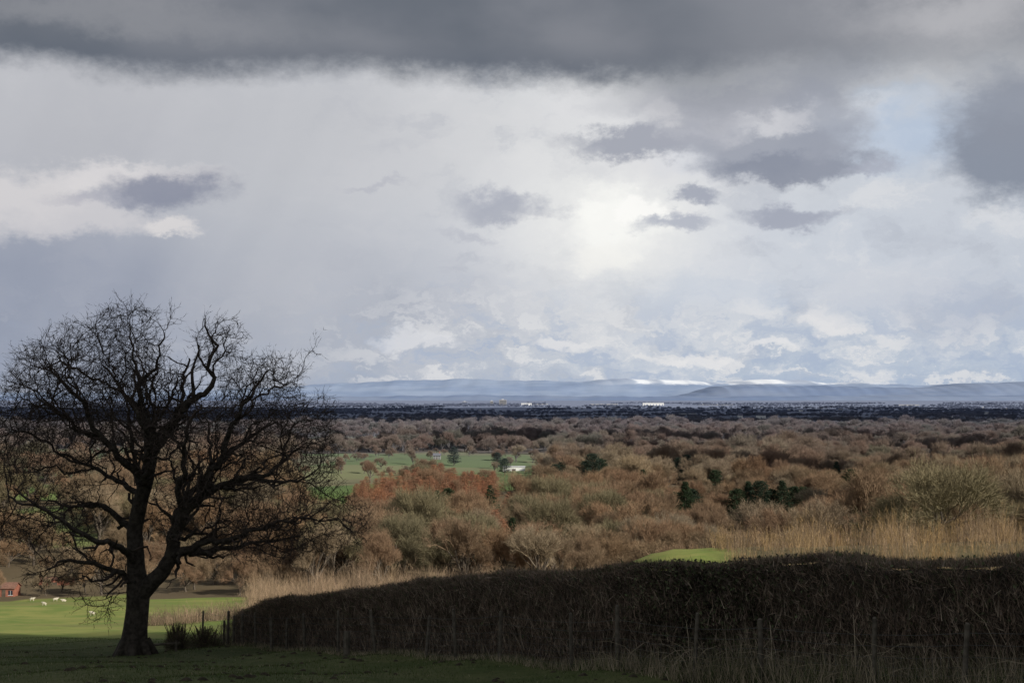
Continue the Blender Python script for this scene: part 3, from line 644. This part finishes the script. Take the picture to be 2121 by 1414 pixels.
thicket('scrub_thicket',x,d,hh,24,[M_pink,M_dk,M_tan],'pale tan leafless saplings in the valley below the hedge',rng.choice(3,n,p=[.5,.25,.25]),.045,.17,.7)
n=110;pxr=rng.uniform(320,580,n);d=rng.uniform(195,215,n);x=PX(pxr,d);hh=rng.uniform(1.2,3.4,n)
thicket('scrub_thicket',x,d,hh,22,[M_dk,M_pink],'low brown scrub along the pasture edge',rng.choice(2,n,p=[.6,.4]),.045,.3,.7)
# ------------------------------------------------------------ hedge
h0=np.array([15.2,21.5]);h1=np.array([-12.2,64.8]);hd=(h1-h0);HL=np.linalg.norm(hd);hd/=HL;hn=np.array([-hd[1],hd[0]])
if hn[1]>0: hn=-hn
def hprof(s):
    h=np.zeros_like(np.asarray(s,float))
    for o_ in (-1.2,-.6,0,.6,1.2): h=h+np.interp(np.asarray(s)+o_,[0,8,12.5,18,25,32,39,45,48.5,51.5],[2.35,2.6,2.86,2.86,2.66,2.62,2.3,2.1,1.8,.8])/5
    return h+.05*np.sin(s*.9)+.04*np.sin(s*2.3+1)+.03*np.sin(s*5)
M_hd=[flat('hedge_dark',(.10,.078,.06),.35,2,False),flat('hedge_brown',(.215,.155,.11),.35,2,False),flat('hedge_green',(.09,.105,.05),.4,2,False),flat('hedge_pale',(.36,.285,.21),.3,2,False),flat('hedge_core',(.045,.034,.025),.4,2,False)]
mb=MB();ss=np.linspace(0,HL,420);prof=[(-1.0,0),(-1.05,.35),(-1.05,.75),(-1.0,.96),(-.5,1.0),(0,1.0),(.5,1.0),(1.0,.96),(1.05,.75),(1.05,.35),(1.0,0)]
R=[]
for a_,b_ in prof:
    jj=np.array([noise.noise(Vector((s*1.3,a_*3,b_*4)))*.22 for s in ss]);off=(a_*.70+jj)*np.sqrt(np.clip((HL-ss)/2,0.02,1))
    xy=h0+hd*ss[:,None]+hn*off[:,None]
    R.append(np.column_stack([xy,tz(xy[:,0],xy[:,1])-.18+hprof(ss)*b_*.985+jj*.25*b_]))
n=len(ss);i=np.concatenate([np.arange(n-1)+k*n for k in range(len(prof)-1)])
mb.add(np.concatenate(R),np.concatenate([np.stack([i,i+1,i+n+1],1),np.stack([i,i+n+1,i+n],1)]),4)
def hpts(n,topf=.32):
    s=rng.random(n)*HL;q=rng.random(n);top=q<topf
    f=np.where(top,rng.uniform(-.9,.9,n),rng.choice([-.85,.85,.85,.85],n)+rng.normal(0,.16,n));b=np.where(top,.985,rng.random(n)**.8)
    xy=h0+hd*s[:,None]+hn*(f*np.sqrt(np.clip((HL-s)/2,.02,1)))[:,None]
    P_=np.column_stack([xy,tz(xy[:,0],xy[:,1])+hprof(s)*b-.1])
    o=np.column_stack([np.where(top,0,np.sign(f))[:,None]*hn,np.where(top,1.2,.25)]);return P_,o,s,b
n=190000;P_,o,s,b=hpts(n)
mi=rng.choice([0,1,2,3],n,p=[.28,.48,.14,.10])
tall=np.where(rng.random(n)<.03,1.5,1)*np.where(b>.9,.75,1)
slivers(mb,P_,o*.5+rng.normal(size=(n,3))*.5+np.array([0,0,.6]),rng.uniform(.1,.34,n)*tall,rng.uniform(.009,.024,n),mi)
n=16000;s=rng.random(n)*HL;xy=h0+hd*s[:,None]+hn*rng.uniform(.8,1.2,n)[:,None];bb=rng.random(n)**1.2*.75
slivers(mb,np.column_stack([xy,tz(xy[:,0],xy[:,1])-.05+bb*hprof(s)]),np.column_stack([rng.normal(0,.35,n),rng.normal(0,.25,n),np.ones(n)]),rng.uniform(.25,.9,n)*(1-bb*.6),.018,rng.choice([0,1,3],n,p=[.3,.42,.28]))
n=34000;P_,o,s,b=hpts(n);u=s/HL
m=(rng.random(n)<.14)|((np.abs(u-.35+.02*np.sin(b*5))<.045)&(b>.15))
leaves(mb,P_[m]+nrm(o[m])*rng.uniform(0,.2,(m.sum(),1)),rng.uniform(.05,.1,m.sum()),rng.choice([0,2],m.sum()))
n=9000;s=HL*rng.normal(.35,.03,n);b=rng.random(n);xy=h0+hd*s[:,None]+hn*rng.uniform(.8,1.15,n)[:,None]
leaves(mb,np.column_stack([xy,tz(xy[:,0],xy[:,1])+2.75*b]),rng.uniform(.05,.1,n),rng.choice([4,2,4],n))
obj('hedge',mb.build('hedge',M_hd),label='tall clipped bare hawthorn hedge behind a wire fence',category='hedge')
def bush(px_,d,h,w_,lab):
    mb=MB();n=2600;v=nrm(rng.normal(size=(n,3)));v[:,2]=np.abs(v[:,2]);r=rng.random((n,1))**.4
    P_=v*r*np.array([w_,w_*.8,h*.85]);slivers(mb,P_,v+rng.normal(size=(n,3))*.6+np.array([0,0,.4]),rng.uniform(.1,.32,n),.016,rng.choice([0,1,2],n))
    for k in range(22):
        a=np.array([[random.gauss(0,.12),random.gauss(0,.1),-.05]]);e_=a+np.array([[random.gauss(0,w_*.5),random.gauss(0,w_*.4),h*1.0]]);tubes(mb,a,e_,[.03],[.01],e_-a,e_-a,4,0)
    x=PX(px_,d);obj('bush',mb.build('bush',M_hd[:3]),loc=(x,d,rz(x,d)),label=lab,category='bush')
bush(372,59,1.15,.5,'small dark twiggy bush beside the oak');bush(428,60,.95,.75,'low dark bush beside the fence')
# ------------------------------------------------------------ fence
M_wood=flat('fence_wood',(.115,.098,.075),.35,8,False,(20,.6,.01));M_wire=flat('wire',(.15,.15,.14),.2,8,False,rough=.8)
fc=empty('fence',(0,0,0),label='wooden post and wire stock fence along the hedge',category='fence')
f0=h0+hn*2.1;f1=h1+hn*1.9
def post(x,y,h,r,lean):
    mb=MB();z=rz(x,y);a=np.array([[0,0,-.3]]);b=np.array([[lean[0]*h,lean[1]*h,h]]);tubes(mb,a,b,[r],[r*.93],b-a,b-a,9)
    tubes(mb,b,b+(b-a)*.02,[r*.93],[r*.3],b-a,b-a,9)
    obj('post',mb.build('post',[M_wood]),fc,loc=(x,y,z));return x,y,z,lean
P0=[]
for s in np.arange(0,1.0001,1/18):
    s=min(1,max(0,s+random.gauss(0,.008)));xy=f0+(f1-f0)*s+hn*random.gauss(0,.05);P0.append(post(xy[0],xy[1],random.uniform(1.45,1.75)-.25*s,random.uniform(.045,.065),(random.gauss(0,.05),random.gauss(0,.03))))
for q,(a_,b_) in enumerate([(466,61.),(487,60.6),(534,58.6),(565,57.8),(596,57)]):
    P0.append(post(PX(a_,b_),b_,[1.1,1.3,1.35,1.2,1.3][q],.05,(random.gauss(0,.04),0)))
xy=h0+(h1-h0)*.70+hn*2.2;post(xy[0],xy[1],.85,.12,(0,.02))
mb=MB();PP=P0[:-5]
for hgt,r in [(1.28,.0055),(1.05,.005),(.82,.004),(.62,.0032),(.46,.0032),(.3,.003),(.14,.003)]:
    A_=np.array([(x+l[0]*hgt,y+l[1]*hgt,z+hgt) for x,y,z,l in PP[:-1]]);B_=np.array([(x+l[0]*hgt,y+l[1]*hgt,z+hgt) for x,y,z,l in PP[1:]])
    M_=(A_+B_)/2-np.array([0,0,.03])
    for a_,b_ in ((A_,M_),(M_,B_)): tubes(mb,a_,b_,np.full(len(A_),r),np.full(len(A_),r),b_-a_,b_-a_,3)
A_=[];B_=[]
for a_,b_ in zip(PP[:-1],PP[1:]):
    for q in np.arange(.05,1,.09):
        x=a_[0]+(b_[0]-a_[0])*q;y=a_[1]+(b_[1]-a_[1])*q;z=a_[2]+(b_[2]-a_[2])*q;A_.append((x,y,z+.1));B_.append((x,y,z+.82))
A_=np.array(A_);B_=np.array(B_);tubes(mb,A_,B_,np.full(len(A_),.0025),np.full(len(A_),.0025),B_-A_,B_-A_,3)
obj('wire',mb.build('wire',[M_wire]),fc)
rl=MB();x=PX(338,56.5);a=np.array([[-.7,0,.28]]);b=np.array([[.75,.05,.38]]);tubes(rl,a,b,[.05],[.045],b-a,b-a,8)
for q in (-.55,.6): tubes(rl,np.array([[q,.02,-.1]]),np.array([[q,.02,.5]]),[.05],[.045],np.array([[0,0,1.]]),np.array([[0,0,1.]]),8)
obj('wooden_rail',rl.build('wooden_rail',[M_wood]),loc=(x,56.5,rz(x,56.5)),label='short low timber rail beside the oak trunk',category='rail')
# ------------------------------------------------------------ foreground grass
M_gr=[flat('grass_blade',(.085,.112,.034),.4,.8,False),flat('grass_dry',(.38,.31,.21),.35,1,False),flat('grass_dark',(.05,.065,.024),.3,1,False)]
mb=MB();n=170000;d=25+57*rng.random(n)**.8;x=PX(rng.uniform(-120,2240,n),d)
side=(np.column_stack([x,d])-h0)@hn;k=side>.6;x=x[k];d=d[k];n=len(x)
cl=np.sin(x*1.3+d*.7)*np.sin(d*1.1-x*.5)+np.sin(x*.31)*np.sin(d*.27)
hh=rng.uniform(.03,.10,n)*(1+.5*np.clip(cl,0,1))
slivers(mb,np.column_stack([x,d,tz(x,d)-.01]),rng.normal(size=(n,3))*np.array([.5,.5,.1])+np.array([0,0,1]),hh,.014,rng.choice([0,1,2],n,p=[.68,.03,.29]))
n=24000;s=rng.random(n)**1.6*HL;xy=h0+hd*s[:,None]+hn*rng.uniform(.9,2.4,n)[:,None]
tf=np.array([noise.noise(Vector((q*.8,3,0))) for q in s]);nl=.2+(.8+1.7*np.clip(tf+.15,0,1))*sst((HL*.5-s)/11)
slivers(mb,np.column_stack([xy,tz(xy[:,0],xy[:,1])-.02]),rng.normal(size=(n,3))*np.array([.35,.35,.1])+np.array([0,0,1]),rng.uniform(.12,.85,n)*nl+.08,.014,rng.choice([0,1,2],n,p=[.16,.56,.28]))
n=150;s=rng.random(n)*HL*.4;xy=h0+hd*s[:,None]+hn*rng.uniform(1.0,2.0,n)[:,None];O=np.column_stack([xy,tz(xy[:,0],xy[:,1])]);D=nrm(np.column_stack([rng.normal(0,.5,n),rng.normal(0,.3,n),np.ones(n)]));L=rng.uniform(.25,.5,n)
for q in range(4):
    O2=O+D*L[:,None];tubes(mb,O,O2,np.full(n,.009-.0015*q),np.full(n,.0075-.0015*q),D,D,3,1);O=O2;D=nrm(D+np.column_stack([D[:,:2]*.35,np.full(n,-.38)]))
obj('grass',mb.build('grass',M_gr),kind='stuff',label='short dark pasture grass with dry tussocks by the hedge',category='grass')
M_soil=flat('soil',(.05,.04,.026),.4,6,False)
mb=MB()
n=420;d=30+32*rng.random(n);x=PX(rng.uniform(-50,1500,n),d)
k=((np.column_stack([x,d])-h0)@hn)>2.2;x=x[k];d=d[k]
for a_,b_ in zip(x,d):
    r=random.uniform(.04,.13);m=7;an=np.arange(m)*2*np.pi/m;rr=r*rng.uniform(.7,1.3,m);z=rz(a_,b_)
    V_=np.concatenate([np.column_stack([a_+rr*np.cos(an)*1.3,b_+rr*np.sin(an),np.full(m,z-.02)]),np.column_stack([a_+rr*.5*np.cos(an),b_+rr*.5*np.sin(an),np.full(m,z+r*.45)]),[[a_,b_,z+r*.6]]])
    f=[]
    for q in range(m):
        q2=(q+1)%m;f+=[(q,q2,m+q2),(q,m+q2,m+q),(m+q,m+q2,2*m)]
    mb.add(V_,f)
obj('soil_clods',mb.build('soil_clods',[M_soil]),kind='stuff',label='small dark soil clods scattered over the pasture',category='soil')
# ------------------------------------------------------------ sheep
sk=bpy.data.meshes.new('sk')
vs=[(0,0,.62),(.38,0,.64),(-.38,0,.62),(.58,0,.78),(.72,0,.86),(.86,0,.76),(.34,.13,.34),(.34,.13,.0),(.34,-.13,.34),(.34,-.13,.0),(-.40,.13,.36),(-.44,.13,.18),(-.40,.13,0),(-.40,-.13,.36),(-.44,-.13,.18),(-.40,-.13,0),(-.56,0,.62),(-.60,0,.45)]
es=[(0,1),(0,2),(1,3),(3,4),(4,5),(1,6),(6,7),(1,8),(8,9),(2,10),(10,11),(11,12),(2,13),(13,14),(14,15),(2,16),(16,17)]
rr=[.27,.25,.27,.15,.10,.06,.07,.035,.07,.035,.09,.045,.035,.09,.045,.035,.1,.04]
sk.from_pydata(vs,es,[]);so_=bpy.data.objects.new('sk',sk);link(so_)
md=so_.modifiers.new('s','SKIN');sb=so_.modifiers.new('ss','SUBSURF');sb.levels=1
for v,r in zip(sk.skin_vertices[0].data,rr): v.radius=(r,r)
sk.skin_vertices[0].data[0].use_root=True
bpy.context.view_layer.update();dg=bpy.context.evaluated_depsgraph_get();sm=bpy.data.meshes.new_from_object(so_.evaluated_get(dg));bpy.data.objects.remove(so_)
sm.name='sheep';sm.materials.clear();sm.materials.append(flat('wool',(.55,.5,.4),.12,6,False))
for px_,d,a_ in [(72,362,0),(97,280,2.9),(120,358,.3),(137,352,3.3),(196,255,3.1)]:
    x=PX(px_,d);o=obj('sheep',sm,loc=(x,d,rz(x,d)),label='cream woolly sheep standing on green pasture',category='sheep',group='sheep grazing in the pasture');o.rotation_euler=(0,0,a_);q=.8+.2*(d>300);o.scale=(q,q,q)
# ------------------------------------------------------------ buildings
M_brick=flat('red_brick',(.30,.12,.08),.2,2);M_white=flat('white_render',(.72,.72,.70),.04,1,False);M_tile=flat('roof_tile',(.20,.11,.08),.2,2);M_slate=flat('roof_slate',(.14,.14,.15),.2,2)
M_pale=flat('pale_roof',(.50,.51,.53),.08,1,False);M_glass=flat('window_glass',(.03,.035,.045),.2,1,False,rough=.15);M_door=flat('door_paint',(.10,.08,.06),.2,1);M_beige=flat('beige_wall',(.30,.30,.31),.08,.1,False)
def house(px_,d,w_,dp,h,rh,wall,roof,label,rot=0,chim=True,wins=3,name='house',storeys=2):
    x=PX(px_,d);e_=empty(name,(x,d,rz(x,d)-.3),label=label,category='building');e_.rotation_euler=(0,0,rot)
    mb=MB();mb.box((0,0,h/2),(w_,dp,h))
    V_=[(-w_/2,-dp/2,h),(-w_/2,dp/2,h),(-w_/2,0,h+rh),(w_/2,-dp/2,h),(w_/2,dp/2,h),(w_/2,0,h+rh)];mb.add(V_,[(0,2,1),(3,4,5)])
    obj('wall',mb.build('wall',[wall]),e_)
    mb=MB();o_=.35;th=.15;yy=dp/2+o_;zz=h-o_*rh/(dp/2)+.02
    for sg in (-1,1):
        V_=[(-w_/2-o_,sg*yy,zz),(w_/2+o_,sg*yy,zz),(w_/2+o_,0,h+rh+.02),(-w_/2-o_,0,h+rh+.02)];V_+=[(a_,b_,c_+th) for a_,b_,c_ in V_]
        mb.add(V_,[(0,1,2),(0,2,3),(4,6,5),(4,7,6),(0,4,5),(0,5,1),(3,2,6),(3,6,7),(0,3,7),(0,7,4),(1,5,6),(1,6,2)])
    ro=obj('roof',mb.build('roof',[roof]),e_)
    if chim:
        mb=MB();mb.box((w_*.36,0,h+rh+.4),(.9,.7,1.8));mb.box((w_*.36,0,h+rh+1.36),(1.05,.85,.15));mb.box((w_*.36,0,h+rh+1.6),(.28,.28,.33));obj('chimney',mb.build('chimney',[M_brick]),ro)
    hs=h/storeys
    for fl in range(storeys):
        for k in range(wins):
            xx=-w_/2+w_*(k+.5)/wins
            if fl==0 and k==wins//2: continue
            mb=MB();mb.box((0,0,0),(1.1,.06,min(1.2,hs*.5)),0);mb.box((0,-.02,-min(1.2,hs*.5)/2-.06),(1.3,.14,.1),1);mb.box((0,-.035,0),(.06,.04,min(1.2,hs*.5)),1)
            obj('window',mb.build('window',[M_glass,M_white]),e_,loc=(xx,-dp/2-.032,hs*(fl+.55)))
    if wins:
        mb=MB();mb.box((0,0,0),(1.0,.08,2.0));obj('door',mb.build('door',[M_door]),e_,loc=(-w_/2+w_*(wins//2+.5)/wins,-dp/2-.042,1.3))
    return e_
def shed(px_,d,w_,dp,h,wall,roof,label,name='warehouse'):
    x=PX(px_,d);e_=empty(name,(x,d,rz(x,d)-.3),label=label,category='building')
    mb=MB();mb.box((0,0,h/2),(w_,dp,h));obj('wall',mb.build('wall',[wall]),e_)
    mb=MB();rh=h*.18;V_=[(-w_/2-.3,-dp/2-.3,h),(w_/2+.3,-dp/2-.3,h),(w_/2+.3,dp/2+.3,h),(-w_/2-.3,dp/2+.3,h),(-w_/2-.3,0,h+rh),(w_/2+.3,0,h+rh)];mb.add(np.array(V_)+[0,0,.01],[(0,1,5),(0,5,4),(2,3,4),(2,4,5),(0,4,3),(1,2,5),(0,3,2),(0,2,1)]);obj('roof',mb.build('roof',[roof]),e_)
    mb=MB();k=max(1,int(w_/12))
    for q in range(k): mb.box((-w_/2+w_*(q+.5)/k,-dp/2-.05,h*.3),(4 if w_>20 else 2.4,.1,h*.55))
    obj('door',mb.build('door',[M_door]),e_)
house(20,378,5.4,5,2.6,1.1,M_brick,M_tile,'small red brick building at the pasture edge',wins=3,chim=False,storeys=1)
shed(120,405,9,5,1.9,M_brick,M_tile,'long low brick barn with tiled roof','barn')
house(905,1160,6,5,3.4,1.8,M_beige,M_slate,'pale rendered cottage beside a field',chim=True)
shed(1064,975,15,9,3.0,M_white,M_pale,'long white farm shed among bare trees','farm_shed')
house(1592,860,8,6,5,2.4,M_brick,M_tile,'red brick house with chimney among trees')
house(1700,870,11,7,5,2.6,M_brick,M_tile,'red brick house with tiled roof among trees',rot=.2)
house(2000,800,8,6,5,2.4,M_white,M_slate,'white house with slate roof among trees')
house(1480,1150,9,6,5,2.4,M_brick,M_tile,'brick farmhouse among bare trees')
house(560,1350,9,6,5,2.4,M_brick,M_tile,'brick farmhouse beside green fields')
for px_,d,w_,h,lab in [(1090,6600,50,9,0),(1352,6400,95,11,0),(1480,6700,160,5,1),(1250,6700,130,5,1),(1100,6900,160,6,1),(820,2900,34,5,1),(1575,3050,20,6,0),(1800,2500,26,4,0),(2080,3400,50,4,1),(1420,3600,50,4,1),(60,5200,120,6,1),(1880,6300,90,5,1)]:
    shed(px_,d,w_,w_*.3,h,M_white if lab==0 else M_beige,M_pale,'white industrial shed on the distant plain' if lab==0 else 'beige low warehouse on the distant plain')
def tower(px_,d,w_,h,m,lab):
    x=PX(px_,d);e_=empty('tower_block',(x,d,rz(x,d)-.3),label=lab,category='building')
    mb=MB();mb.box((0,0,h/2),(w_,14,h));obj('wall',mb.build('wall',[m]),e_)
    mb=MB();mb.box((0,0,h+.4),(w_+1,15,.8));mb.box((0,0,h+2.3),(w_*.3,6,3));obj('roof',mb.build('roof',[M_pale]),e_)
    mb=MB()
    for f in range(int(h/3)): mb.box((0,-7.06,2+f*3),(w_*.9,.1,1.3))
    obj('window',mb.build('window',[M_glass]),e_)
tower(1041,6500,34,26,M_beige,'beige tower block on the distant plain');tower(962,6600,26,16,M_brick,'red brick block on the distant plain');tower(1018,6450,14,20,M_beige,'slim beige block on the distant plain')
rs=random.Random(4)
for k in range(30):
    d=rs.uniform(2300,5200);pxr=rs.choice([rs.uniform(850,2121),rs.uniform(1400,2121),rs.uniform(1100,2121)])
    w_=rs.uniform(8,14);x=PX(pxr,d);m=rs.choice([M_white,M_brick,M_beige,M_brick])
    e_=empty('house',(x,d,rz(x,d)+1.5),label='small rural house on the distant plain',category='building',group='houses scattered on the plain')
    mb=MB();h=rs.uniform(4,6);mb.box((0,0,h/2),(w_,7,h));V_=[(-w_/2,-3.5,h),(-w_/2,3.5,h),(-w_/2,0,h+3),(w_/2,-3.5,h),(w_/2,3.5,h),(w_/2,0,h+3)];mb.add(V_,[(0,2,1),(3,4,5)]);obj('wall',mb.build('wall',[m]),e_)
    mb=MB();mb.add([(-w_/2-.4,-4,h-.2),(w_/2+.4,-4,h-.2),(w_/2+.4,0,h+3.2),(-w_/2-.4,0,h+3.2),(-w_/2-.4,4,h-.2),(w_/2+.4,4,h-.2)],[(0,1,2),(0,2,3),(3,2,5),(3,5,4)]);obj('roof',mb.build('roof',[rs.choice([M_slate,M_tile,M_slate])]),e_)
